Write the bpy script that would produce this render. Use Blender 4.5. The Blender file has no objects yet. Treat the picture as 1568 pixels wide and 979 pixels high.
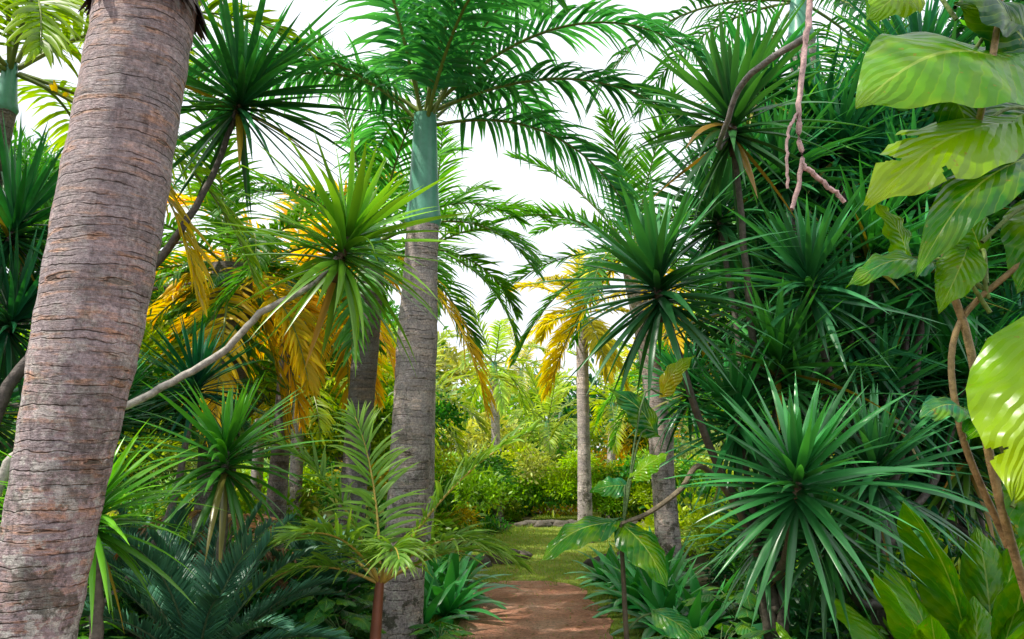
import bpy, math, numpy as np
from mathutils import Vector, Matrix
rng=np.random.default_rng(7)
U=lambda a,b,n=None: rng.uniform(a,b,n)
scene=bpy.context.scene
# ------------------------------------------------------------ helpers
def nrm(v): return v/np.maximum(np.linalg.norm(v,axis=-1,keepdims=True),1e-9)
class MB:
    def __init__(s): s.v=[];s.c=[];s.l=[];s.f=[];s.m=[];s.n=0
    def add(s,V,F,C,Lu,mat=0):
        V=np.asarray(V,float).reshape(-1,3)
        s.v.append(V); s.c.append(np.broadcast_to(C,(len(V),3))); s.l.append(np.asarray(Lu,float).reshape(-1,2))
        F=np.asarray(F,int); s.f.append(F+s.n); s.m.append(np.broadcast_to(mat,len(F))); s.n+=len(V)
    def proto(s): return tuple(np.concatenate(a) for a in (s.v,s.f,s.c,s.l,s.m))
    def put(s,p,loc,R,sc,cm=(1,1,1)):
        V,F,C,Lu,M=p; s.add((V*np.asarray(sc))@np.asarray(R).T+np.asarray(loc,float),F,C*np.asarray(cm),Lu,M)
    def mesh(s,name,mats):
        V,F,C,Lu,M=s.proto()
        me=bpy.data.meshes.new(name)
        me.vertices.add(len(V)); me.vertices.foreach_set('co',V.astype('f').ravel())
        me.loops.add(F.size); me.loops.foreach_set('vertex_index',F.astype('i').ravel())
        me.polygons.add(len(F)); me.polygons.foreach_set('loop_start',(np.arange(len(F))*4).astype('i'))
        me.polygons.foreach_set('loop_total',np.full(len(F),4,'i'))
        me.polygons.foreach_set('material_index',M.astype('i'))
        me.polygons.foreach_set('use_smooth',np.ones(len(F),bool))
        for m in mats: me.materials.append(m)
        a=me.attributes.new('Col','FLOAT_COLOR','POINT')
        a.data.foreach_set('color',np.concatenate([C,np.ones((len(C),1))],1).astype('f').ravel())
        a=me.attributes.new('Luv','FLOAT_VECTOR','POINT')
        a.data.foreach_set('vector',np.concatenate([Lu,np.zeros((len(C),1))],1).astype('f').ravel())
        me.update(calc_edges=True); return me
def obj(name,me,parent=None):
    o=bpy.data.objects.new(name,me); scene.collection.objects.link(o)
    if parent is not None:
        o.parent=parent; o.matrix_parent_inverse=Matrix.Translation(-Vector(parent.location))
    return o
def empty(name,loc=(0,0,0)):
    o=bpy.data.objects.new(name,None); scene.collection.objects.link(o); o.location=loc; o.empty_display_size=.1; return o
PN=[.75,.95,1,.9,.62,.03]
def ribbons(mb,base,d,side,L,W,droop,c0,c1,S=5,prof=PN,fold=.18,mat=0):
    base=np.asarray(base,float);N=len(base);d=nrm(np.asarray(d,float));side=np.asarray(side,float)
    L=np.broadcast_to(L,N);W=np.broadcast_to(W,N);droop=np.broadcast_to(droop,N)
    c0=np.broadcast_to(c0,(N,3));c1=np.broadcast_to(c1,(N,3))
    V=np.zeros((N,S+1,3,3));C=np.zeros((N,S+1,3,3));Lu=np.zeros((N,S+1,3,2))
    p=base.copy(); pr=np.interp(np.linspace(0,1,S+1),np.linspace(0,1,len(prof)),prof)
    for i in range(S+1):
        side=nrm(side-(side*d).sum(1,keepdims=True)*d); n=np.cross(side,d)
        w=(W*pr[i])[:,None]
        V[:,i,0]=p-side*w/2+n*w*fold;V[:,i,1]=p;V[:,i,2]=p+side*w/2+n*w*fold
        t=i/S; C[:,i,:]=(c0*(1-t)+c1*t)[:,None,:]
        Lu[:,i,:,0]=t; Lu[:,i,0,1]=0;Lu[:,i,1,1]=.5;Lu[:,i,2,1]=1
        p=p+d*(L/S)[:,None]
        d=d.copy(); d[:,2]-=droop/S; d=nrm(d)
    idx=np.arange(N*(S+1)*3).reshape(N,S+1,3)
    F=[]
    for j in (0,1):
        F.append(np.stack([idx[:,:-1,j],idx[:,:-1,j+1],idx[:,1:,j+1],idx[:,1:,j]],-1).reshape(-1,4))
    mb.add(V,np.concatenate(F),C.reshape(-1,3),Lu,mat)
def smooth(pts,n):
    pts=np.asarray(pts,float);k=len(pts)
    if k==2: 
        t=np.linspace(0,1,n)[:,None]; return pts[0]*(1-t)+pts[1]*t
    P=np.vstack([2*pts[0]-pts[1],pts,2*pts[-1]-pts[-2]]);out=[]
    for t in np.linspace(0,k-1-1e-6,n):
        i=int(t);u=t-i;a,b,c,d=P[i],P[i+1],P[i+2],P[i+3]
        out.append(.5*((2*b)+(-a+c)*u+(2*a-5*b+4*c-d)*u*u+(-a+3*b-3*c+d)*u**3))
    return np.array(out)
def tube(mb,pts,r,seg=8,col=(.2,.15,.1),mat=0,lump=0):
    pts=np.asarray(pts,float);n=len(pts);r=np.broadcast_to(r,n).astype(float)
    T=nrm(np.gradient(pts,axis=0)); ref=np.array([0,1,0.]) if abs(T[0][2])>.7 else np.array([0,0,1.])
    V=np.zeros((n,seg+1,3));a=np.linspace(0,2*math.pi,seg+1)
    ph=U(0,6,3)
    for i in range(n):
        x=nrm(np.cross(T[i],ref)); y=np.cross(x,T[i])
        rr=r[i]*(1+lump*(np.sin(a*2+ph[0]+i*.13)+.6*np.sin(a*3+ph[1]-i*.09)))
        V[i]=pts[i]+np.outer(np.cos(a)*rr,x)+np.outer(np.sin(a)*rr,y)
    idx=np.arange(n*(seg+1)).reshape(n,seg+1)
    F=np.stack([idx[:-1,:-1],idx[:-1,1:],idx[1:,1:],idx[1:,:-1]],-1).reshape(-1,4)
    Lu=np.stack([np.repeat(np.linspace(0,1,n),seg+1),np.tile(np.linspace(0,1,seg+1),n)],-1)
    mb.add(V,F,col,Lu,mat)
# ------------------------------------------------------------ materials
def newmat(name):
    m=bpy.data.materials.new(name);m.use_nodes=True;nt=m.node_tree;nt.nodes.clear();return m,nt
def nd(nt,t,**k):
    n=nt.nodes.new(t)
    for a,b in k.items(): setattr(n,a,b)
    return n
def mix(nt,f,a,b,bt='MIX'):
    n=nd(nt,'ShaderNodeMix',data_type='RGBA',blend_type=bt)
    for s,v in ((n.inputs[0],f),(n.inputs[6],a),(n.inputs[7],b)):
        if isinstance(v,bpy.types.NodeSocket): nt.links.new(v,s)
        else: s.default_value=v if not isinstance(v,tuple) else (*v,1)
    return n.outputs[2]
def math_(nt,op,a,b=0,clamp=False):
    n=nd(nt,'ShaderNodeMath',operation=op,use_clamp=clamp)
    for s,v in ((n.inputs[0],a),(n.inputs[1],b)):
        if isinstance(v,bpy.types.NodeSocket): nt.links.new(v,s)
        else: s.default_value=v
    return n.outputs[0]
def ramp(nt,f,stops):
    n=nd(nt,'ShaderNodeValToRGB');e=n.color_ramp.elements
    while len(e)<len(stops): e.new(.5)
    for i,(p,c) in enumerate(stops): e[i].position=p;e[i].color=(*c,1) if len(c)==3 else c
    nt.links.new(f,n.inputs[0]);return n.outputs[0]
def noise(nt,vec,scale,detail=4,rough=.6,dist=0):
    n=nd(nt,'ShaderNodeTexNoise');n.inputs['Scale'].default_value=scale;n.inputs['Detail'].default_value=detail
    n.inputs['Roughness'].default_value=rough;n.inputs['Distortion'].default_value=dist
    if vec is not None: nt.links.new(vec,n.inputs['Vector'])
    return n.outputs[0]
GAIN=1.5
def leafmat(name,rough=.38,trans=.35,veins=False,spec=.5,tint=(1.5,1.4,.35),gain=1.0):
    m,nt=newmat(name);L=nt.links.new
    at=nd(nt,'ShaderNodeAttribute',attribute_name='Col')
    col=at.outputs['Color']
    p=nd(nt,'ShaderNodeBsdfPrincipled')
    if veins:
        tc=nd(nt,'ShaderNodeTexCoord')
        lu=nd(nt,'ShaderNodeAttribute',attribute_name='Luv');sp=nd(nt,'ShaderNodeSeparateXYZ');L(lu.outputs['Vector'],sp.inputs[0])
        ac=math_(nt,'ABSOLUTE',math_(nt,'SUBTRACT',sp.outputs[1],.5))
        bump=nd(nt,'ShaderNodeBump')
        ph=math_(nt,'SUBTRACT',math_(nt,'MULTIPLY',sp.outputs[0],9.),math_(nt,'MULTIPLY',ac,6.))
        wob=noise(nt,tc.outputs['Object'],9,2);ph=math_(nt,'ADD',ph,math_(nt,'MULTIPLY',wob,1.1))
        fr=math_(nt,'ABSOLUTE',math_(nt,'SUBTRACT',math_(nt,'FRACT',ph),.5))
        ve=ramp(nt,fr,[(0,(1,1,1)),(.07,(0,0,0))])
        col=mix(nt,ramp(nt,wob,[(.46,(0,0,0)),(.68,(.6,.6,.6))]),col,(.2,.34,.01))
        col=mix(nt,math_(nt,'MULTIPLY',ve,.3),col,(.3,.42,.08))
        col=mix(nt,math_(nt,'MULTIPLY',math_(nt,'LESS_THAN',ac,.016),.6),col,(.4,.5,.14))
        sp2=noise(nt,tc.outputs['Object'],28,3); col=mix(nt,ramp(nt,sp2,[(.66,(0,0,0)),(.71,(.7,.7,.7))]),col,(.25,.2,.04))
        L(fr,bump.inputs['Height']);bump.inputs['Strength'].default_value=.45;bump.inputs['Distance'].default_value=.02
        L(bump.outputs[0],p.inputs['Normal'])
    hs=nd(nt,'ShaderNodeHueSaturation');L(col,hs.inputs['Color']);hs.inputs['Saturation'].default_value=1.1;hs.inputs['Value'].default_value=GAIN*gain
    col=hs.outputs[0]
    L(col,p.inputs['Base Color']);p.inputs['Roughness'].default_value=rough;p.inputs['Specular IOR Level'].default_value=spec
    tr=nd(nt,'ShaderNodeBsdfTranslucent');L(mix(nt,1.,col,tint,'MULTIPLY'),tr.inputs[0])
    mx=nd(nt,'ShaderNodeMixShader');mx.inputs[0].default_value=trans
    L(p.outputs[0],mx.inputs[1]);L(tr.outputs[0],mx.inputs[2])
    o=nd(nt,'ShaderNodeOutputMaterial');L(mx.outputs[0],o.inputs[0]);return m
LEAF=leafmat('leaf',.42,.42);WAXY=leafmat('waxy_leaf',.3,.26,spec=.75);BIG=leafmat('broad_leaf',.28,.36,True,.45,gain=.82);CYC=leafmat('cycad_leaf',.4,.15)
def barkmat(name,a,b,c,ring=14,dark=(.05,.035,.03),lichen=.3,ringamt=.6,lw=.06,hzmin=.12):
    m,nt=newmat(name);L=nt.links.new
    tc=nd(nt,'ShaderNodeTexCoord');co=tc.outputs['Object']
    sx=nd(nt,'ShaderNodeSeparateXYZ');L(co,sx.inputs[0])
    st=nd(nt,'ShaderNodeMapping');st.inputs['Scale'].default_value=(2.2,2.2,16);L(co,st.inputs[0])
    n1=noise(nt,st.outputs[0],1.6,6,.7,.5); n2=noise(nt,co,3.6,5,.72); n3=noise(nt,co,60,4,.75)
    st2=nd(nt,'ShaderNodeMapping');st2.inputs['Scale'].default_value=(30,30,4);L(co,st2.inputs[0]);n4=noise(nt,st2.outputs[0],1,4,.7)
    col=ramp(nt,n1,[(.36,a),(.5,b),(.64,c)])
    W=math_(nt,'ADD',math_(nt,'MULTIPLY',sx.outputs[2],ring),math_(nt,'MULTIPLY',noise(nt,co,3.5,4,.6),ring*.09))
    vc=nd(nt,'ShaderNodeTexVoronoi',voronoi_dimensions='1D');vc.inputs['Scale'].default_value=1;L(W,vc.inputs['W'])
    sc=nd(nt,'ShaderNodeSeparateColor');L(vc.outputs['Color'],sc.inputs[0])
    gm=math_(nt,'MULTIPLY',sc.outputs[0],.7)
    col=mix(nt,gm,col,tuple(np.array(a)*.45+np.array([.17,.16,.19])))
    col=mix(nt,.85,col,ramp(nt,sc.outputs[1],[(0,(.62,.62,.62)),(1,(1.3,1.3,1.3))]),'MULTIPLY')
    col=mix(nt,ramp(nt,n2,[(.44,(0,0,0)),(.56,(.8,.8,.8))]),col,tuple(np.array(a)*.25+np.array([.2,.185,.205])))
    vo=nd(nt,'ShaderNodeTexVoronoi',voronoi_dimensions='1D',feature='DISTANCE_TO_EDGE');vo.inputs['Scale'].default_value=1
    L(W,vo.inputs['W']);edge=vo.outputs['Distance']
    line=ramp(nt,edge,[(.0,(1,1,1)),(lw,(0,0,0))])
    brk=ramp(nt,noise(nt,st.outputs[0],2.6,3,.6),[(.42,(.05,.05,.05)),(.58,(1,1,1))])
    lm=math_(nt,'MULTIPLY',math_(nt,'MULTIPLY',line,brk),ringamt)
    col=mix(nt,lm,col,dark)
    sc2=nd(nt,'ShaderNodeMapping');sc2.inputs['Scale'].default_value=(6,6,34);L(co,sc2.inputs[0])
    sn=noise(nt,sc2.outputs[0],1,2,.5)
    scar=ramp(nt,sn,[(.67,(0,0,0)),(.70,(1,1,1))])
    rim=ramp(nt,sn,[(.58,(0,0,0)),(.67,(1,1,1))])
    col=mix(nt,math_(nt,'MULTIPLY',rim,.6),col,c)
    col=mix(nt,math_(nt,'MULTIPLY',scar,.8),col,tuple(np.array(dark)*1.3))
    col=mix(nt,math_(nt,'MULTIPLY',ramp(nt,n4,[(.56,(0,0,0)),(.66,(1,1,1))]),.4),col,dark)
    hz=math_(nt,'SUBTRACT',1.35,math_(nt,'MULTIPLY',sx.outputs[2],.5),True)
    hz=math_(nt,'MAXIMUM',hz,hzmin)
    li=ramp(nt,noise(nt,co,13,6,.8),[(.51,(0,0,0)),(.56,(1,1,1))])
    col=mix(nt,math_(nt,'MULTIPLY',math_(nt,'MULTIPLY',li,hz),lichen*2,True),col,(.6,.58,.52))
    mo=ramp(nt,noise(nt,co,6,6,.8),[(.515,(0,0,0)),(.56,(1,1,1))])
    col=mix(nt,math_(nt,'MULTIPLY',math_(nt,'MULTIPLY',mo,hz),.85,True),col,(.06,.06,.03))
    col=mix(nt,1.,col,ramp(nt,n3,[(.3,(.45,.45,.45)),(.68,(1.4,1.4,1.4))]),'MULTIPLY')
    p=nd(nt,'ShaderNodeBsdfPrincipled');L(col,p.inputs['Base Color']);p.inputs['Roughness'].default_value=.65;p.inputs['Specular IOR Level'].default_value=.4
    h=math_(nt,'ADD',math_(nt,'MULTIPLY',math_(nt,'SUBTRACT',1,lm),.8),math_(nt,'ADD',math_(nt,'MULTIPLY',n1,1.6),math_(nt,'MULTIPLY',n3,.9)))
    h=math_(nt,'SUBTRACT',h,scar)
    bu=nd(nt,'ShaderNodeBump');bu.inputs['Strength'].default_value=1;bu.inputs['Distance'].default_value=.012;L(h,bu.inputs['Height']);L(bu.outputs[0],p.inputs['Normal'])
    o=nd(nt,'ShaderNodeOutputMaterial');L(p.outputs[0],o.inputs[0]);return m
BARK1=barkmat('pink_palm_bark',(.56,.36,.32),(.38,.30,.31),(.64,.32,.17),27,lichen=.5,ringamt=.8,lw=.1)
BARK2=barkmat('grey_palm_bark',(.68,.54,.48),(.52,.43,.40),(.74,.55,.44),13,lichen=.3,ringamt=.95)
BARK3=barkmat('dark_palm_bark',(.20,.14,.10),(.12,.09,.07),(.30,.2,.13),12,lichen=.15,ringamt=.9)
BARK4=barkmat('pale_palm_bark',(.85,.68,.64),(.75,.6,.56),(.85,.75,.7),9,lichen=.2,ringamt=.5)
def plain(name,rough=.6,sc=18,amt=.6,bd=.006):
    m,nt=newmat(name);L=nt.links.new
    at=nd(nt,'ShaderNodeAttribute',attribute_name='Col');tc=nd(nt,'ShaderNodeTexCoord');n=noise(nt,tc.outputs['Object'],sc,5,.65)
    col=mix(nt,amt,at.outputs['Color'],ramp(nt,n,[(.3,(.35,.35,.35)),(.7,(1.5,1.5,1.5))]),'MULTIPLY')
    p=nd(nt,'ShaderNodeBsdfPrincipled');L(col,p.inputs['Base Color']);p.inputs['Roughness'].default_value=rough
    b=nd(nt,'ShaderNodeBump');b.inputs['Distance'].default_value=bd;L(n,b.inputs['Height']);L(b.outputs[0],p.inputs['Normal'])
    o=nd(nt,'ShaderNodeOutputMaterial');L(p.outputs[0],o.inputs[0]);return m
STEM=plain('stem_bark',.6,30,.8,.01);SHAFT=plain('crownshaft',.35,5,.4,.002);ROCK=plain('rock',.85,7,.9,.03)
def groundmat(name,cols,sc,fine,bd,rough=.95):
    m,nt=newmat(name);L=nt.links.new;tc=nd(nt,'ShaderNodeTexCoord');co=tc.outputs['Object']
    n=noise(nt,co,sc,6,.65);f=noise(nt,co,fine,5,.7)
    col=ramp(nt,n,[(.3,cols[0]),(.5,cols[1]),(.68,cols[2])])
    col=mix(nt,.75,col,ramp(nt,f,[(.3,(.55,.55,.55)),(.7,(1.3,1.3,1.3))]),'MULTIPLY')
    vo=nd(nt,'ShaderNodeTexVoronoi');vo.inputs['Scale'].default_value=fine*.6;L(co,vo.inputs['Vector'])
    col=mix(nt,math_(nt,'LESS_THAN',vo.outputs['Distance'],.14),col,tuple(np.array(cols[0])*.5))
    p=nd(nt,'ShaderNodeBsdfPrincipled');L(col,p.inputs['Base Color']);p.inputs['Roughness'].default_value=rough;p.inputs['Specular IOR Level'].default_value=.2
    b=nd(nt,'ShaderNodeBump');b.inputs['Distance'].default_value=bd;L(math_(nt,'ADD',n,f),b.inputs['Height']);L(b.outputs[0],p.inputs['Normal'])
    o=nd(nt,'ShaderNodeOutputMaterial');L(p.outputs[0],o.inputs[0]);return m
SOIL=groundmat('forest_floor',[(.03,.025,.012),(.05,.045,.02),(.05,.07,.02)],1.3,22,.04)
DIRT=groundmat('red_dirt',[(.56,.23,.14),(.72,.35,.23),(.82,.50,.36)],1.8,30,.06)
LAWN=groundmat('lawn_grass',[(.17,.24,.02),(.27,.35,.05),(.42,.40,.10)],1.8,50,.03)
# ------------------------------------------------------------ ground
pc=lambda y: .22+.0*y+np.clip((y-10)/8,0,1.6)**1.5*1.1
def sheet(name,xs,ys,zf,mat):
    X,Y=np.meshgrid(xs,ys);Z=zf(X,Y);n,k=X.shape
    idx=np.arange(n*k).reshape(n,k);F=np.stack([idx[:-1,:-1],idx[:-1,1:],idx[1:,1:],idx[1:,:-1]],-1).reshape(-1,4)
    mb=MB();mb.add(np.stack([X,Y,Z],-1),F,(.1,.1,.1),np.zeros((n*k,2)));return obj(name,mb.mesh(name,[mat]))
g=np.concatenate([-np.geomspace(400,12,24),np.linspace(-11,11,90),np.geomspace(12,400,24)])
def gz(X,Y):
    m=np.clip((np.abs(X-pc(Y))-2.2)/3,0,1)
    return m*(.12*np.sin(X*1.1+Y*.5)+.1*np.sin(Y*1.3-X*.4)+.12)
sheet('ground',g,g+10,gz,SOIL)
def strip(name,y0,y1,wf,z,mat,cf=pc):
    ys=np.linspace(y0,y1,120);us=np.linspace(-1,1,9);V=[]
    jl=np.convolve(rng.normal(0,.14,124),np.ones(5)/5,'valid');jr=np.convolve(rng.normal(0,.14,124),np.ones(5)/5,'valid')
    for i,y in enumerate(ys):
        for u in us: V.append((cf(y)+u*wf(y)+(jl[i] if u<0 else jr[i])*abs(u),y,z))
    idx=np.arange(len(V)).reshape(120,9);F=np.stack([idx[:-1,:-1],idx[:-1,1:],idx[1:,1:],idx[1:,:-1]],-1).reshape(-1,4)
    mb=MB();mb.add(V,F,(.1,.1,.1),np.zeros((len(V),2)));return obj(name,mb.mesh(name,[mat]))
strip('lawn',6.5,24,lambda y:1.1+.2*min(1,max(0,(y-8)/4)),.006,LAWN)
strip('dirt_path',-12,10.4,lambda y:.74*min(1,(10.5-y)/.8+.05)**.5,.012,DIRT)
mb=MB();n=17000
y=U(6.0,22,n);u=U(-1,1,n);x=pc(y)+u*1.4
keep=~((np.abs(x-pc(y))<.66+.08*np.sin(y*5)+.06*np.sin(y*13))&(y<10.2+.3*np.sin(x*9))) | (rng.random(n)<.03)
x=x[keep];y=y[keep];n=len(x);az=U(0,6.28,n)
d=np.stack([np.cos(az)*.5,np.sin(az)*.5,np.ones(n)],-1)
ed=np.abs(x-pc(y))>.9
cc=np.stack([U(.12,.28,n),U(.22,.34,n),U(.02,.06,n)],-1)
ribbons(mb,np.stack([x,y,np.full(n,.004)],-1),d,np.stack([-np.sin(az),np.cos(az),0*az],-1),U(.03,.06,n)+ed*U(0,.08,n),.008,.8,cc*.8,cc,2,[1,.7,.05])
obj('grass',mb.mesh('grass',[LEAF]))
mb=MB();n=150;x=.22+U(-.7,.7,n);y=U(5,12,n);az=U(0,6.28,n)
ribbons(mb,np.stack([x,y,np.full(n,.02)],-1),np.stack([np.cos(az),np.sin(az),.15+0*az],-1),np.stack([-np.sin(az),np.cos(az),0*az],-1),U(.03,.09,n),U(.012,.03,n),.3,np.stack([U(.1,.35,n),U(.08,.2,n),U(.02,.06,n)],-1),(.2,.12,.05),3,[.2,1,.8,.05])
obj('fallen_leaves',mb.mesh('fallen_leaves',[LEAF]))
# ------------------------------------------------------------ plant parts
def frond(mb,base,az,el,L,droop,n=46,ll=.5,lw=.03,v=.25,ld=.7,c0=(.03,.12,.03),c1=(.06,.2,.03),rc=(.2,.25,.05),rr=.014,t0=.12,jit=.12,S=4,stalk_mat=1):
    K=20;P=[np.array(base,float)];d=np.array([math.cos(el)*math.cos(az),math.cos(el)*math.sin(az),math.sin(el)])
    sway=rng.normal(0,.12)
    for i in range(K):
        P.append(P[-1]+d*L/K);t=i/K
        d=d+np.array([-math.sin(az)*sway/K,math.cos(az)*sway/K,-droop/K*(.5+1.2*t)]);d/=np.linalg.norm(d)
    P=np.array(P);T=nrm(np.gradient(P,axis=0))
    tube(mb,P,np.linspace(rr,rr*.2,K+1),5,rc,stalk_mat)
    t=np.linspace(t0,.99,n);t=np.repeat(t,2)+U(-.3,.3,2*n)/n;t=np.clip(t,0,.999);sg=np.tile([-1,1],n)
    kp=rng.random(2*n)>.05;t=t[kp];sg=sg[kp];m=len(t)
    f=t*K;i=f.astype(int);u=(f-i)[:,None];B=P[i]*(1-u)+P[i+1]*u;Tt=nrm(T[i]*(1-u)+T[i+1]*u)
    h=np.array([-math.sin(az),math.cos(az),0.]);sd=nrm(h-(Tt*h).sum(1,keepdims=True)*Tt);up=np.cross(Tt,sd)
    a=np.interp(t,[0,.3,1],[1.35,1.0,.4])+rng.normal(0,jit,m)
    D=Tt*np.cos(a)[:,None]+sd*(sg*np.sin(a))[:,None]+up*(v+rng.normal(0,jit,m))[:,None]
    ln=ll*np.interp(t,[0,.15,.45,.8,1],[.45,.8,1,.75,.35])*U(.85,1.1,m)
    br=U(.7,1.3,m)[:,None]*U(.75,1.25)
    ribbons(mb,B,D,Tt+up*U(-.3,.3,m)[:,None],ln,lw,ld*U(.6,1.4,m),np.array(c0)*br,np.array(c1)*br,S,[.5,1,.85,.5,.03],.22,0)
def rosette(n,L,W,c0,c1,lo=-.9,dr=(.25,.8),spread=.12):
    mb=MB();i=np.arange(n);t=i/n
    az=i*2.39996+rng.normal(0,.2,n);el=np.interp(t,[0,.3,.75,1],[lo,.1,.85,1.45])+rng.normal(0,.16,n)
    d=np.stack([np.cos(el)*np.cos(az),np.cos(el)*np.sin(az),np.sin(el)],-1)
    b=np.stack([.02*np.cos(az),.02*np.sin(az),(t-.5)*spread*2],-1)
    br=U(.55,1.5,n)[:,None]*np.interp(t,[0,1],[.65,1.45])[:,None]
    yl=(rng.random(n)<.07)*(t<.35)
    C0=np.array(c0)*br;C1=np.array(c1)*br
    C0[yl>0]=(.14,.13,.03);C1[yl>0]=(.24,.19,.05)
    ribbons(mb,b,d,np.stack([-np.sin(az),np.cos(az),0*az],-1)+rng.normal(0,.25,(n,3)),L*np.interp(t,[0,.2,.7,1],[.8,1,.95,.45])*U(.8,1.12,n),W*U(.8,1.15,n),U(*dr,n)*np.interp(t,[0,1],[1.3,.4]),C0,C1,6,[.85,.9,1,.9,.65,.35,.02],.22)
    tube(mb,[(0,0,-spread*1.6),(0,0,0),(0,0,spread*.7)],[.024,.024,.01],6,(.1,.09,.05),1)
    return mb.proto()
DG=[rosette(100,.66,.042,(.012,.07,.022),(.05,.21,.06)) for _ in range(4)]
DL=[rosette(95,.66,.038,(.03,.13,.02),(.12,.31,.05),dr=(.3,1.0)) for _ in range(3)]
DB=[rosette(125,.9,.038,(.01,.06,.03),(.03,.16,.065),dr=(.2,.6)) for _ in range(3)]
def q_axis(ax,spin):
    return np.array(Vector(ax).normalized().to_track_quat('Z','Y').to_matrix()@Matrix.Rotation(spin,3,'Z'))
def jit(a=.2): 
    v=U(1-a,1+a); return (v*U(.85,1.4),v,v*U(.8,1.4))
def dracaena(name,base,branches,kind=DG,col=(.16,.13,.10),r=.035):
    e=empty(name,base);mb=MB();hb=MB()
    for pts,sc in branches:
        P=smooth(pts,max(10,len(pts)*7));n=len(P)
        P=P+rng.normal(0,.004,P.shape);P[-1]=pts[-1]
        tube(mb,P,np.linspace(r*1.25,r*.65,n),8,col,0,.08)
        ax=np.array(P[-1]-P[-4]);ax=ax/np.linalg.norm(ax)+np.array([0,0,.9])
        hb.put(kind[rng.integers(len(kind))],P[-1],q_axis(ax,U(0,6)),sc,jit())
    obj('stems',mb.mesh('stems',[STEM]),e);obj('leaf_heads',hb.mesh('leaf_heads',[WAXY,STEM]),e);return e
def bushmesh(nl,ll,lw,c0,c1,nc=26,drop=.6,flat=.8):
    mb=MB();c=nrm(rng.normal(size=(nc,3)));c[:,2]=np.abs(c[:,2])*flat;c*=U(.45,.85,nc)[:,None]
    k=rng.integers(nc,size=nl);o=rng.normal(0,.17,(nl,3));p=c[k]+o
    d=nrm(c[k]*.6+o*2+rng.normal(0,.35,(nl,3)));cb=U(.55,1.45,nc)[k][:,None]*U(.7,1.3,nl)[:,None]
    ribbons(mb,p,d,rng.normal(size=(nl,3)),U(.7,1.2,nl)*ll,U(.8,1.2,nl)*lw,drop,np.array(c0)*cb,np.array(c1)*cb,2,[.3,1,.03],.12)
    return mb.proto()
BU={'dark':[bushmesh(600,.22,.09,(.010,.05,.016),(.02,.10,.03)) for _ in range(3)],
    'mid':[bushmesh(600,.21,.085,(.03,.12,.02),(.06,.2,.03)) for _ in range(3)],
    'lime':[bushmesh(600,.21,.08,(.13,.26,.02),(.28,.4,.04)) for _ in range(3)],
    'pale':[bushmesh(600,.21,.08,(.16,.27,.08),(.33,.42,.15)) for _ in range(2)],  # sunlit haze put into the leaf colour: paler foliage for the far masses
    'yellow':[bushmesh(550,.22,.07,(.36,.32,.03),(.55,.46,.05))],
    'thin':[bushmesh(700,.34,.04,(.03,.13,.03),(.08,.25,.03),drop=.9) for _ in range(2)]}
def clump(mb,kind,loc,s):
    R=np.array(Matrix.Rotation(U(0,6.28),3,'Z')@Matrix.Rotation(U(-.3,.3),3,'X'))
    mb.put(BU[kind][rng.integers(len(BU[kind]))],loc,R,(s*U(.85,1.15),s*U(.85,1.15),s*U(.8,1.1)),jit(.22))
def trunkmesh(name,pts,rad,mat,seg=28,rings=90,lip=.012):
    P=smooth(pts,rings);t=np.linspace(0,1,rings);r=np.interp(t,np.linspace(0,1,len(rad)),rad)
    ph=np.cumsum(U(.25,.6,rings));r=r*(1+lip*np.sin(ph*2.2)+lip*.6*rng.normal(0,.6,rings))
    mb=MB();tube(mb,P,r,seg,(.3,.2,.15),0,.012);return mb.mesh(name,[mat])
def palm(name,base,top,rad,mat,shaft=.0,nf=14,L=2.6,ll=.55,lw=.035,c0=(.025,.12,.03),c1=(.06,.22,.035),droop=1.6,ld=.9,v=.2,nl=46,el=(-.1,1.3),azs=None,old=0,oldc=((.44,.32,.02),(.62,.44,.04)),shaftcol=(.11,.34,.24),mid=None,S=4,extra=(),st=.6,seg=28,rings=90):
    e=empty(name,base);pts=[base]+([mid] if mid is not None else [])+[top]
    obj('trunk',trunkmesh(name+'_trunk',pts,rad,mat,seg,rings),e)
    T=np.array(top,float);mb=MB()
    if shaft>0:
        P=smooth([T-[0,0,.03],T+[0,0,shaft*.3],T+[0,0,shaft]],16);r1=rad[-1]
        rr=np.interp(np.linspace(0,1,16),[0,.12,.4,1],[r1*.97,r1*1.16,r1*.96,r1*st]);tube(mb,P,rr,20,shaftcol,1,.02)
        T=P[-1]
    for i in range(nf):
        az=i*2.39996+rng.normal(0,.2) if azs is None else azs[i]
        t=i/max(1,nf-1);e_=el[0]+(el[1]-el[0])*t+rng.normal(0,.08)
        isold=i<old
        frond(mb,T+np.array([.06*math.cos(az),.06*math.sin(az),-.1*(1-t)]),az,e_,L*U(.88,1.1),droop*(1.1-.35*t),nl,ll,lw,v,ld,oldc[0] if isold else c0,oldc[1] if isold else c1,rr=.02,S=S)
    for (az,e_,l_,dr) in extra:
        frond(mb,T,az,e_,l_,dr,int(nl*1.1),ll,lw,v,ld,c0,c1,rr=.024,S=S)
    obj('fronds',mb.mesh(name+'_fronds',[LEAF,SHAFT]),e);return e
HEART=[.0,.72,.95,1.0,.95,.84,.68,.48,.25,.02]
PADDLE=[.15,.55,.85,1,1,.98,.9,.75,.45,.02]
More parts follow.
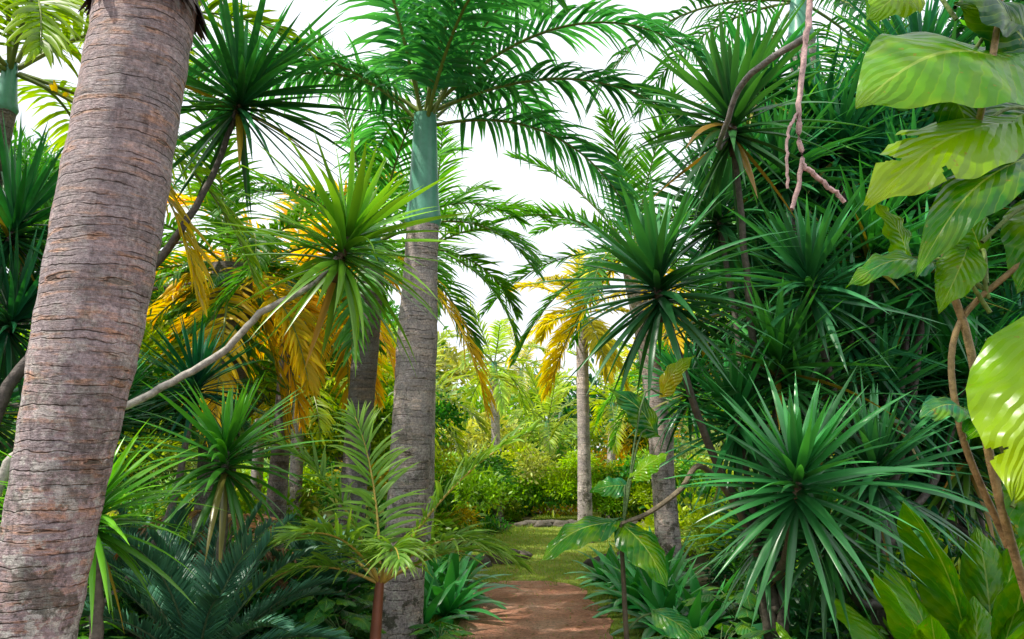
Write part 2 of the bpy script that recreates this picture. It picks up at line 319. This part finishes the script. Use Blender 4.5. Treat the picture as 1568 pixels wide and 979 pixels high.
def blade(mb,base,tip,up,W,prof=HEART,arch=.12,wave=.012,c0=(.08,.25,.02),c1=(.1,.28,.02),n=20,m=8,cup=.12,cuts=()):
    base=np.array(base,float);tip=np.array(tip,float);D=tip-base;L=np.linalg.norm(D);D/=L
    up=np.array(up,float);up-=up.dot(D)*D;up/=np.linalg.norm(up);S=np.cross(D,up)
    if cuts: n=90;m=16
    t=np.linspace(0,1,n+1);u=np.linspace(-1,1,m+1);pr=np.interp(t,np.linspace(0,1,len(prof)),prof);ph=U(0,6)
    tt,uu=np.meshgrid(t,u,indexing='ij');w=pr[:,None]*W/2
    lob=-.22*np.abs(uu)**1.5*np.exp(-tt*7)*W
    fwd=.25*np.abs(uu)*W*np.interp(tt,[0,.3,1],[0,1,.3]) if cuts else 0
    along=(tt*L)+lob+fwd; z=arch*L*np.sin(tt*math.pi)*1.0+ -cup*W*uu**2*pr[:,None]+wave*np.sin(tt*22+ph+uu*2)*np.abs(uu)*1.0
    bend=.06*L*np.sin(tt*math.pi)*math.sin(ph)
    V=base+along[...,None]*D+(uu*w+bend)[...,None]*S+z[...,None]*up
    idx=np.arange((n+1)*(m+1)).reshape(n+1,m+1)
    F=np.stack([idx[:-1,:-1],idx[:-1,1:],idx[1:,1:],idx[1:,:-1]],-1)
    keep=np.ones(F.shape[:2],bool)
    tc_=(t[:-1]+t[1:])/2;uc=(u[:-1]+u[1:])/2
    for (ct,sd,dep) in cuts:
        wd=np.clip((np.abs(uc)-dep)*.06,0,1)*(np.sign(uc)==sd)
        keep&=~(np.abs(tc_[:,None]-ct)<wd[None,:])
    F=F[keep].reshape(-1,4)
    C=np.array(c0)*(1-tt[...,None])+np.array(c1)*tt[...,None]
    mb.add(V,F,C.reshape(-1,3),np.stack([tt,(uu+1)/2],-1),0)
# ------------------------------------------------------------ main palms
e=palm('royal_palm',(-1.72,2.7,0),(-1.34,2.7,4.5),[.17,.145,.14,.15,.175,.185,.18,.175,.16],BARK1,.7,12,2.8,mid=(-1.53,2.7,2.0),c0=(.02,.10,.03),c1=(.05,.2,.03),seg=48,rings=170)
mb=MB();n=90;az=U(0,6.28,n);cx=-1.425
ribbons(mb,np.stack([cx+.178*np.cos(az),2.7+.178*np.sin(az),3.36+U(-.03,.06,n)],-1),np.stack([np.cos(az)*.5,np.sin(az)*.5,-.9+0*az],-1),np.stack([-np.sin(az),np.cos(az),0*az],-1),U(.04,.13,n),U(.03,.07,n),.5,(.05,.035,.03),(.12,.08,.06),3,[1,.8,.6,.1])
obj('old_leaf_sheath',mb.mesh('sheath',[STEM]),e)
palm('bottle_palm',(-.96,6.8,0),(-.83,6.8,3.72),[.2,.185,.175,.18,.185,.16,.15],BARK2,1.1,11,2.7,.68,.046,el=(.4,1.4),droop=1.9,ld=1.4,nl=54,
   mid=(-.88,6.8,2.0),c0=(.03,.14,.08),c1=(.09,.3,.13),extra=[(-.25,.75,3.2,2.0),(.05,.5,2.9,1.5),(-1.2,.9,2.6,2.2),(2.9,.7,2.6,1.7)],st=.7,seg=40,rings=130)
palm('leaning_palm',(-1.80,8.5,0),(-1.60,8.5,3.8),[.17,.15,.14,.15,.13],BARK3,.3,13,2.2,c0=(.04,.15,.03),c1=(.09,.25,.03),old=2,el=(-.6,1.3))
palm('slender_palm',(-1.32,11.5,0),(-1.3,11.5,4.4),[.18,.15,.14,.12],BARK4,.5,13,2.1,mid=(-1.3,11.5,2.6),el=(-.4,1.3),c0=(.05,.17,.03),c1=(.13,.3,.03),ld=.6,lw=.045)
e=palm('thatched_palm',(-3.45,9,0),(-3.4,9,3.9),[.24,.21,.25,.24],BARK3,0,18,2.3,el=(-1.0,1.3),c0=(.04,.13,.02),c1=(.1,.23,.02),old=6,lw=.045)
mb=MB()
for k in range(60):
    a=U(-3.6,.4);z=U(1.9,4.0);b=np.array([-3.45+.24*math.cos(a),9+.24*math.sin(a),z]);o=np.array([math.cos(a),math.sin(a),0])
    blade(mb,b+o*U(.03,.25),b+o*U(.25,.45)+[U(-.15,.15),0,-U(.12,.3)],o+[0,0,.5],U(.16,.26),c0=(.015,.1,.03),c1=(.04,.17,.04),n=8,m=4)
obj('climbing_vine_leaves',mb.mesh('vine',[BIG]),e)
palm('date_palm',(2.40,12,0),(1.95,12,4.6),[.2,.17,.16,.15],BARK2,.4,20,2.5,el=(-.8,1.2),c0=(.04,.15,.03),c1=(.1,.27,.03),ld=.35,old=4,mid=(2.25,12,2.6),droop=1.2,lw=.045)
palm('tall_palm',(3.7,8.2,0),(3.4,8.2,6.4),[.2,.17,.17,.15],BARK2,.6,13,2.8,el=(-.7,1.2),c0=(.02,.1,.03),c1=(.05,.17,.03),ld=1.4)
palm('areca_palm',(-4.3,5.6,0),(-4.0,5.6,4.3),[.1,.08,.08],BARK3,.4,15,2.7,el=(-.4,1.3),c0=(.1,.2,.02),c1=(.26,.36,.03),ld=.8,lw=.04,old=1)
palm('yellow_palm',(-3.2,10.5,0),(-3.1,10.5,3.7),[.15,.12,.12],BARK3,.4,15,2.1,.58,.055,el=(-.8,1.3),c0=(.5,.36,.02),c1=(.72,.5,.05),ld=1.0)
palm('yellow_palm',(1.4,15,0),(1.4,15,4.2),[.15,.12,.12],BARK4,.3,12,1.8,.5,.05,el=(-.8,1.3),c0=(.36,.33,.03),c1=(.54,.46,.05),ld=1.0)
for (x,y,h,c0,c1,bm) in [(-.35,20,4.4,(.16,.3,.05),(.4,.46,.08),BARK4),(-5.6,17,4.6,(.2,.26,.02),(.45,.44,.03),BARK4),(2.6,21,3.4,(.16,.3,.03),(.45,.46,.04),BARK4),(3.4,17,3.8,(.05,.18,.03),(.14,.32,.04),BARK4),(-7.5,14,5.5,(.04,.15,.03),(.1,.26,.03),BARK2),(.3,31,5.5,(.2,.26,.1),(.5,.42,.16),BARK4),(-2.1,15,3.0,(.2,.32,.03),(.42,.46,.03),BARK4),(-3.9,14,3.4,(.2,.32,.03),(.4,.46,.03),BARK4),(.9,23,3.0,(.2,.32,.06),(.42,.48,.1),BARK4)]:
    palm('garden_palm',(x,y,0),(x+U(-.2,.2),y,h-.8),[.15,.12,.11],bm,.5,13,2.0,.5,.055,c0,c1,el=(-.6,1.3),nl=30,S=3,seg=16,rings=40)
# young palm in front
e=empty('young_palm',(-.93,5.6,0));mb=MB()
tube(mb,smooth([(-.96,5.6,0),(-.95,5.6,.4),(-.93,5.6,.78)],12),np.linspace(.05,.03,12),8,(.25,.09,.05),1)
for az,el,L,dr in [(.0,1.0,1.55,.8),(.25,.55,1.1,1.2),(3.0,1.15,1.4,1.2),(2.9,.75,1.1,1.6),(3.5,.5,.9,1.3),(1.9,1.35,1.3,.8),(-1.2,.8,.9,1.4),(-.35,.8,1.0,1.5),(-2.1,.9,.9,1.3)]:
    frond(mb,(-.93,5.6,.72),az,el,L,dr,36,.42,.026,.25,.8,(.11,.24,.05),(.27,.42,.10),(.5,.36,.07),.014,.2,.16)
obj('fronds',mb.mesh('young_palm_fronds',[LEAF,SHAFT]),e)
mb=MB()
for k in range(9):
    frond(mb,(U(-2.9,-1.7),U(7.0,7.8),U(.5,1.1)),U(-2.8,-.3),U(-.3,.4),U(.9,1.4),1.8,34,.32,.025,.1,1.2,(.12,.06,.03),(.2,.11,.05),(.2,.12,.06),.012)
obj('dead_fronds',mb.mesh('dead_fronds',[CYC,STEM]))
# cycad
for (x,y,z,L) in [(-1.95,5.0,.25,1.2),(-3.0,6.6,.3,1.1),(-1.85,7.4,.25,.9)]:
    e=empty('cycad',(x,y,0));mb=MB();tube(mb,[(x,y,0),(x,y,z*.6),(x,y,z)],[.16,.15,.1],12,(.1,.07,.05),1,.05)
    for i in range(22):
        frond(mb,(x,y,z),i*2.4,.6+.8*i/22,L*U(.8,1.0),1.0,52,.2,.022,.3,.15,(.02,.07,.045),(.07,.18,.11),(.08,.14,.06),.012,.1,.03,2)
    obj('fronds',mb.mesh('cycad_fronds',[CYC,STEM]),e)
# ------------------------------------------------------------ dracaenas
dracaena('dracaena',(-3.0,4.1,0),[([(-3.0,4.1,0),(-2.72,4.1,1.42),(-2.58,4.2,1.67),(-2.13,4.3,1.91),(-1.73,4.4,2.18),(-1.51,4.5,2.46),(-1.17,4.5,2.66),(-1.02,4.5,2.88)],1.25)],DL,(.42,.38,.33),.024)
dracaena('dracaena',(-3.5,5,0),[([(-3.5,5,0),(-3.36,5,1.95),(-2.95,5.3,2.6),(-2.65,5.5,3.04),(-2.42,5.8,3.8),(-2.30,6,4.6)],1.35),([(-3.36,5,1.95),(-3.8,5.2,2.4),(-3.75,5.5,3.3)],1.1),([(-3.4,5,1.2),(-3.8,5.2,2.0),(-3.68,5.5,2.6)],1.05)],DB,(.08,.06,.05),.035)
dracaena('dracaena',(-1.9,5,0),[([(-2.0,5.3,0),(-1.93,5.25,.8),(-1.93,5.2,1.6)],1.15)],DL)
dracaena('dracaena',(-2.3,4.3,0),[([(-2.3,4.3,0),(-2.2,4.25,.7),(-2.25,4.2,1.3)],1.0),([(-2.3,4.3,.3),(-2.7,4.6,.7),(-2.75,4.6,1.1)],.9)],DL)
dracaena('dracaena',(-3.6,6.3,0),[([(-3.6,6.3,0),(-3.5,6.3,1),(-3.4,6.3,1.9)],1.),([(-3.6,6.3,0),(-4.2,6.2,1),(-4.3,6.2,2.0)],1.1),([(-3.6,6.3,0),(-2.9,6.5,1),(-2.75,6.6,2.2)],.9)],DB)
F1=(1.75,5.3,0);F2=(2.6,5.6,0)
H=[((.90,4.6,2.66),1.25),((1.48,4.8,3.84),1.3),((1.54,4.2,1.46),1.1),((1.755,5,2.2),1.1),((1.50,5.1,1.85),1.0),((1.65,5.8,3.5),1.2),((1.3,5.6,2.1),.85),((1.7,5.3,1.1),.9)]
H2=[((2.01,5,2.76),1.2),((2.48,5.5,2.5),1.2),((2.67,5.5,3.12),1.2),((1.99,5.2,2.0),1.15),((3.33,6,3.7),1.2),((2.88,6.3,4.3),1.25),((3.09,5.5,2.9),1.1),((2.68,5.5,2.05),1.1),((2.2,5.9,3.9),1.2),((2.3,4.9,1.5),1.1),((2.2,6.3,4.9),1.2),((3.6,6.0,2.2),1.2),((3.8,6.2,4.6),1.2),((1.95,4.9,1.1),1.0)]
def mk(F,Hs,h0=.9):
    out=[]
    for p,s in Hs:
        p=np.array(p);f=np.array(F,float);h=min(h0,p[2]*.5);k=f+[U(-.08,.08),U(-.08,.08),h];m=k*.45+p*.55;m[2]-=.18
        out.append(([tuple(f),tuple(k),tuple(m),tuple(p)],s))
    return out
dracaena('dracaena',F1,mk(F1,H),DG,(.09,.075,.055),.032)
dracaena('dracaena',F2,mk(F2,H2),DG,(.08,.065,.05),.034)
for k in range(4):
    F=(U(2.4,5.2),U(6.5,8.5),0);Hs=[((F[0]+U(-1,1),F[1]+U(-.8,.8),U(1.2,5.6)),U(1.1,1.4)) for _ in range(10)]
    dracaena('dracaena',F,mk(F,Hs,1.2),DB if k%2 else DL,(.07,.06,.045),.03)
# branch with curved form + hanging aerial roots
e=empty('hanging_root_branch',(3.0,3.9,4.9));mb=MB();pk=(.66,.42,.4)
def tb(pts,r0,r1,c,n=24): P=smooth(pts,n);tube(mb,P+rng.normal(0,.003,P.shape),np.linspace(r0,r1,n),8,c,0,.07)
tb([(3.4,4.2,5.0),(2.3,3.8,4.75),(1.62,3.6,4.3),(1.55,3.6,3.9),(1.507,3.6,3.66),(1.452,3.6,3.33),(1.451,3.6,3.035),(1.383,3.6,2.806)],.022,.011,pk,44)
tb([(1.451,3.6,3.04),(1.55,3.6,2.95),(1.654,3.6,2.846)],.014,.01,pk)
tb([(1.46,3.6,3.33),(1.39,3.6,3.2),(1.37,3.6,2.91)],.009,.007,pk)
tb([(1.53,3.62,3.75),(1.33,4.0,3.72),(1.28,4.3,3.55),(1.36,4.7,3.6),(1.48,4.8,3.8)],.018,.018,(.24,.21,.2))
obj('roots',mb.mesh('roots',[STEM]),e)
# ------------------------------------------------------------ broad leaves
G1=(.05,.22,.008);G2=(.14,.34,.01);Y1=(.3,.42,.02);DK=(.01,.085,.02);BL=(.03,.18,.09)
e=empty('climbing_philodendron',(2.3,3.0,0));mb=MB()
def stem(pts,r0,r1,c=(.3,.2,.08),n=30,k=1): P=smooth(pts,n);tube(mb,P,np.linspace(r0,r1,n),7,c,k,.06)
stem([(2.2,3.1,0),(1.85,2.8,.9),(1.62,2.6,1.5),(1.58,2.6,2.0),(1.50,2.55,2.3),(1.62,2.5,2.7),(1.78,2.5,3.3),(1.9,2.6,4.2)],.016,.012)
stem([(1.7,2.7,1.3),(1.52,2.6,1.7),(1.55,2.6,2.05),(1.78,2.5,2.3),(2.0,2.5,2.6)],.013,.01)
LV=[((1.76,2.5,3.0),(1.14,2.35,2.74),(.25,-.75,.6),.54,G1,G2,()),
    ((1.76,2.5,2.76),(1.18,2.4,2.42),(-.1,-.8,.6),.34,G2,Y1,((.5,1,.45),(.7,1,.3),(.6,-1,.5))),
    ((1.80,2.45,2.62),(1.28,2.35,2.16),(-.5,-.8,.3),.22,DK,G1,()),
    ((1.42,2.5,2.25),(1.08,2.4,2.14),(0,-.8,.7),.14,BL,G1,()),
    ((1.64,2.35,2.0),(1.42,2.2,1.5),(-.35,-.8,.5),.36,G2,Y1,((.55,-1,.45),(.75,1,.5))),
    ((1.50,2.5,1.75),(1.28,2.4,1.72),(0,-.7,.8),.14,BL,BL,()),
    ((1.62,2.5,1.72),(1.42,2.4,1.66),(-.2,-.8,.7),.2,BL,G1,()),
    ((1.55,2.5,2.3),(1.40,2.45,2.07),(-.4,-.8,.3),.15,G1,G2,()),
    ((1.80,2.5,3.15),(1.45,2.4,3.3),(0,-.9,.4),.26,DK,DK,()),
    ((1.5,2.6,3.35),(1.28,2.5,3.15),(0,-.9,.2),.2,Y1,G2,()),
    ((1.6,2.6,2.95),(1.62,2.5,2.62),(0,-.9,.1),.2,DK,DK,()),
    ((1.95,2.6,3.0),(1.6,2.5,3.22),(0,-.9,.1),.3,DK,DK,()),
    ((1.95,2.6,2.5),(1.7,2.5,2.15),(-.3,-.8,.3),.28,DK,G1,()),
    ((1.85,2.6,1.6),(1.66,2.5,1.25),(-.3,-.8,.4),.25,DK,G1,()),
    ((1.45,2.7,2.32),(1.3,2.6,2.5),(-.3,-.7,.5),.12,G1,G2,()),
    ((1.72,2.7,2.35),(1.6,2.65,2.55),(-.3,-.7,.5),.16,G1,G2,()),
    ((2.0,2.7,2.9),(1.62,2.65,2.6),(-.2,-.8,.3),.34,DK,DK,()),
    ((1.9,2.7,3.4),(1.55,2.6,3.45),(0,-.9,.1),.3,DK,G1,())]
for b,t,u,w,c0,c1,ct in LV:
    blade(mb,b,t,u,w,c0=c0,c1=c1,cuts=ct)
    stem([b,(np.array(b)*.5+np.array([1.66,2.56,b[2]-.12])*.5+[0,0,.03]),(1.64,2.56,b[2]-.16)],.006,.008,(.18,.26,.06),10)
obj('leaves',mb.mesh('philodendron',[BIG,STEM]),e)
e=empty('philodendron_seedling',(.62,4.2,0));mb=MB()
stem([(.64,4.2,0),(.60,4.2,.67),(.59,4.2,1.0),(.58,4.2,1.26)],.014,.012,(.07,.06,.03))
stem([(.58,4.2,1.25),(.75,4.3,1.3),(.95,4.4,1.42),(1.1,4.5,1.55),(1.4,4.9,1.3),(1.7,5.3,.8)],.012,.02,(.17,.13,.08))
for b,t,u,w,c0,c1 in [((.55,4.2,1.26),(.14,4.1,1.06),(0,-.5,.9),.22,DK,G1),((.60,4.2,1.24),(.78,4.0,.95),(.2,-.7,.6),.24,DK,G1),((.80,4.3,1.74),(.54,4.2,1.97),(.1,-.8,.4),.2,DK,(.02,.13,.03)),((.62,4.25,1.45),(.42,4.2,1.42),(0,-.8,.6),.14,BL,G1),((.66,4.2,1.5),(.84,4.15,1.62),(0,-.7,.7),.14,G1,G2),((.85,4.3,1.95),(1.02,4.2,2.16),(-.2,-.8,.5),.13,(.35,.2,.03),G2),((.75,4.2,.8),(.98,4.1,.62),(0,-.6,.8),.16,BL,G1)]:
    blade(mb,b,t,u,w,c0=c0,c1=c1); stem([b,((b[0]+.6)/2,4.22,b[2]-.03),(.60,4.22,min(1.25,b[2]-.1))],.005,.006,(.08,.15,.04),8)
obj('leaves',mb.mesh('seedling',[BIG,STEM]),e)
def paddleplant(name,x,y,n,L,W,c0,c1,spread=.5,h0=0.02):
    e=empty(name,(x,y,0));mb=MB()
    for i in range(n):
        az=i*2.4+U(-.3,.3);l=L*U(.7,1.1);o=np.array([math.cos(az),math.sin(az),0]);sp=spread*U(.5,1.2)
        b=np.array([x,y,h0])+o*.05;m=b+o*l*sp*.3+[0,0,l*.35];t=m+o*l*sp*.8+[0,0,l*.62*(1.1-sp*.5)]
        tube(mb,smooth([b,(b+m)/2+o*.01,m],8),np.linspace(.015,.009,8)*L,6,(.12,.22,.05),1)
        blade(mb,m,t,np.array([0,0,1.])-o*.6,W*U(.8,1.15),PADDLE,.1,.012,c0,c1,16,6,.3)
    obj('leaves',mb.mesh(name,[BIG,STEM]),e)
paddleplant('banana_plant',2.25,4.1,8,1.25,.24,(.05,.2,.02),(.12,.32,.03),.55)
paddleplant('banana_plant',2.75,4.6,9,1.6,.28,(.04,.17,.02),(.1,.28,.03),.5)
paddleplant('banana_plant',1.75,3.9,7,.8,.17,(.06,.22,.03),(.15,.34,.04),.7)
paddleplant('banana_plant',-3.0,7.6,8,1.2,.26,(.02,.1,.03),(.05,.18,.05),.7)
def aroid(x,y,n,h,w,c0,c1):
    e=empty('taro_plant',(x,y,0));mb=MB()
    for i in range(n):
        az=i*2.4+U(-.4,.4);o=np.array([math.cos(az),math.sin(az),0]);hh=h*U(.55,1.05);r=h*U(.25,.7)
        b=np.array([x,y,.0]);m=b+o*r+[0,0,hh]
        tube(mb,smooth([b,b+o*r*.35+[0,0,hh*.7],m],7),.005,5,(.08,.16,.04),1)
        k=U(.85,1.2);blade(mb,m,m+o*w*1.3+[0,0,-w*U(.2,.7)],np.array([0,0,1.])+o*.4,w*k,HEART,.08,.006,np.array(c0)*U(.7,1.3),np.array(c1)*U(.7,1.3),9,4,.15)
    obj('leaves',mb.mesh('taro',[BIG,STEM]),e)
for x,y,h,w in [(1.35,4.9,.45,.18),(1.6,4.5,.5,.2),(1.2,5.6,.35,.16),(1.9,5.0,.5,.2),(1.55,6.0,.4,.18),(-1.35,6.4,.35,.14),(-1.55,5.9,.3,.14),(-1.25,5.9,.25,.12),(-1.6,6.9,.45,.16),(-.6,6.6,.25,.12),(-1.3,7.6,.4,.16),(1.95,6.7,.5,.18),(1.3,4.3,.35,.16)]:
    aroid(x,y,16,h,w,(.03,.15,.04),(.08,.25,.06))
def lily(x,y,L,W,n,c0,c1):
    mb=MB();i=np.arange(n);t=i/n;az=i*2.4;el=.25+1.05*t+rng.normal(0,.1,n)
    d=np.stack([np.cos(el)*np.cos(az),np.cos(el)*np.sin(az),np.sin(el)],-1)
    br=U(.7,1.3,n)[:,None]
    ribbons(mb,np.tile([x,y,.03],(n,1)),d,np.stack([-np.sin(az),np.cos(az),0*az],-1),L*U(.75,1.1,n),W,1.5*(1-.5*t),np.array(c0)*br,np.array(c1)*br,7,[.4,.8,1,1,.85,.5,.02],.2)
    obj('spider_lily',mb.mesh('lily',[WAXY]))
for x,y,L in [(-.68,8.9,.9),(-1.0,8.3,.8),(-.75,10.0,.7),(-.65,8.0,.8),(1.35,9.2,.85),(1.5,8.2,.85),(1.3,8.5,.65),(1.4,7.4,.7),(1.75,7.3,.7),(1.4,6.5,.6),(-1.2,10.4,.7),(1.8,9.8,.8),(-.85,7.2,.6),(-1.1,9.4,.8),(1.7,8.9,.8),(1.2,10.2,.5)]:
    lily(x,y,L,.12,24,(.015,.12,.035),(.06,.25,.07))
def rock(x,y,s,c):
    n=10;m=14;V=[]
    ph=U(0,6,4)
    for i in range(n):
        a=math.pi*i/(n-1)
        for j in range(m+1):
            b=2*math.pi*j/m;r=s*(1+.18*math.sin(2*b+ph[0])*math.sin(a)+.12*math.sin(3*b+4*a+ph[1])*math.sin(a)+.1*math.sin(5*a+ph[2]))
            V.append((x+r*math.sin(a)*math.cos(b)*1.3,y+r*math.sin(a)*math.sin(b),s*.35+r*math.cos(a)*.75))
    idx=np.arange(n*(m+1)).reshape(n,m+1);F=np.stack([idx[:-1,:-1],idx[1:,:-1],idx[1:,1:],idx[:-1,1:]],-1).reshape(-1,4)
    mb=MB();mb.add(V,F,c,np.zeros((len(V),2)));obj('rock',mb.mesh('rock',[ROCK]))
rock(1.35,11.4,.2,(.06,.05,.045));rock(-.15,12.2,.22,(.13,.1,.08));rock(.15,12.6,.13,(.15,.12,.1));rock(-.5,11.8,.15,(.12,.1,.08));rock(1.85,12.4,.15,(.1,.08,.07))
for i in range(14): rock(.2+i*.24+U(-.05,.05),18.4+U(-.2,.2),U(.09,.16),(.14,.12,.1))
# ------------------------------------------------------------ foliage masses
mb=MB()
for k in range(350):
    y=3.4+20*U(0,1)**1.2;sd=rng.choice([-1,1]);off=U(1.2,2+y*.42)+(.25 if y>9 else 0);x=float(pc(y))+sd*off
    if y<5.5 and abs(x)<1.7: continue
    if -3.2<x<-1.0 and y<6.4: continue
    near=off<2.2
    s=U(.16,.3) if near else U(.35,.75)
    if y>13: s*=1.3;kd=rng.choice(['mid','lime','pale','lime','mid'])
    else: kd=rng.choice(['dark','dark','mid','thin']) if sd<0 else rng.choice(['dark','mid','mid','lime','dark'])
    clump(mb,kd,(x,y,float(gz(x,y))+s*.15),s)
for k in range(26):
    x=U(-3.0,-1.1);y=U(4.6,6.6);clump(mb,'dark',(x,y,.02),U(.14,.22))
for k in range(22):
    x=U(-2.9,-.4);y=U(12.5,17);clump(mb,rng.choice(['lime','lime','mid','yellow']),(x,y,U(.4,1.5)),U(.4,.6))
obj('undergrowth',mb.mesh('undergrowth',[LEAF]))
mb=MB()
for k in range(80):
    x=-7+k*.19;clump(mb,rng.choice(['mid','lime','pale','lime']),(x,19.8+U(-.6,.6)+.03*x,U(.2,1.3)),U(.45,.75))
for k in range(14): clump(mb,'lime',(U(.8,4),19+U(0,1),U(.3,1.5)),U(.3,.5))
obj('hedge',mb.mesh('hedge',[LEAF]))
mb=MB()
for row,(y0,s) in enumerate([(23,1.1),(29,1.6),(37,2.2)]):
    n_=int((13+y0*.9)/s/.75)
    for k in range(n_):
        x=(k/(n_-1)-.5)*2*(6+y0*.75)+U(-.4,.4);gap=abs(x-1.2-(y0-20)*.05)
        top=[2.2,3.6,5.0][row]+np.clip(gap-1.8,0,7)*.6
        z=s*.2
        while z<top:
            clump(mb,rng.choice(['mid','lime','pale','thin','yellow','dark'],p=[.2,.26,.28,.08,.12,.06]),(x+U(-.5,.5),y0+U(-1.5,1.5),z),s*U(.75,1.1));z+=s*.85
obj('background_trees',mb.mesh('background_trees',[LEAF]))
def tree(name,x,y,h,r,kinds,n=26,cl=.9):
    e=empty(name,(x,y,0));mb=MB();lb=MB()
    tube(mb,smooth([(x,y,0),(x+U(-.2,.2),y,h*.4),(x,y,h*.75)],14),np.linspace(.2,.09,14),10,(.13,.1,.08),0,.06)
    for i in range(9):
        az=i*2.4;z0=h*U(.35,.7);L=r*U(.6,1)
        tube(mb,smooth([(x,y,z0),(x+L*.5*math.cos(az),y+L*.5*math.sin(az),z0+L*.5),(x+L*math.cos(az),y+L*math.sin(az),z0+L*.7)],10),np.linspace(.08,.02,10),6,(.13,.1,.08),0,.05)
    obj('trunk',mb.mesh(name,[STEM]),e)
    for i in range(n):
        v=nrm(rng.normal(size=3))*r*U(.4,1);clump(lb,kinds[rng.integers(len(kinds))],(x+v[0],y+v[1],h*.8+v[2]*.8),cl*U(.7,1.1))
    obj('crown',lb.mesh('crown',[LEAF]),e)
tree('broadleaf_tree',-6.8,11,5.6,2.2,['mid','thin','lime'],26)
tree('broadleaf_tree',-5.5,15,4.6,2.2,['lime','mid','yellow'],26)
tree('broadleaf_tree',-3.8,17,3.4,1.7,['lime','yellow','mid'],20,.9)
tree('broadleaf_tree',6.2,10.5,5.8,2.6,['dark','mid','thin'],34)
tree('broadleaf_tree',4.6,12.5,4.8,2.2,['dark','mid','thin'],30)
tree('broadleaf_tree',7.5,15,8,3,['dark','mid'],26,1.3)
tree('broadleaf_tree',5.1,6.9,5.4,1.7,['dark','thin','mid'],28,.7)
tree('broadleaf_tree',-2.5,14.5,2.4,1.2,['lime','lime','mid'],14,.7)
tree('broadleaf_tree',-4.8,8.6,2.4,1.2,['dark','mid','lime'],18,.6)
# ------------------------------------------------------------ world, sun, camera
w=bpy.data.worlds.new('World');scene.world=w;w.use_nodes=True;nt=w.node_tree;nt.nodes.clear()
EL=math.radians(52);AZ=math.radians(252)
sk=nd(nt,'ShaderNodeTexSky',sky_type='NISHITA');sk.sun_disc=False;sk.sun_elevation=EL;sk.sun_rotation=AZ;sk.dust_density=2.5
tc=nd(nt,'ShaderNodeTexCoord');cl=noise(nt,tc.outputs['Generated'],2.2,6,.6)
f=ramp(nt,cl,[(.3,(.75,.75,.75)),(.55,(.98,.98,.98))])
col=mix(nt,f,sk.outputs[0],(10.2,10.6,11.4))
bg=nd(nt,'ShaderNodeBackground');bg.inputs[1].default_value=.13;nt.links.new(col,bg.inputs[0])
o=nd(nt,'ShaderNodeOutputWorld');nt.links.new(bg.outputs[0],o.inputs[0])
s=bpy.data.lights.new('sun','SUN');s.energy=5.0;s.angle=math.radians(1.0);s.color=(1,.94,.82)
so=bpy.data.objects.new('sun',s);scene.collection.objects.link(so)
dv=Vector((math.sin(AZ)*math.cos(EL),math.cos(AZ)*math.cos(EL),math.sin(EL)))
so.rotation_euler=dv.to_track_quat('Z','Y').to_euler()
c=bpy.data.cameras.new('camera');co=bpy.data.objects.new('camera',c);scene.collection.objects.link(co)
co.location=(0,0,1.6);co.rotation_euler=(math.radians(100.3),0,0);c.lens=26.7;c.sensor_width=36;c.clip_end=2000;scene.camera=co
scene.view_settings.view_transform='Standard';scene.view_settings.look='None'
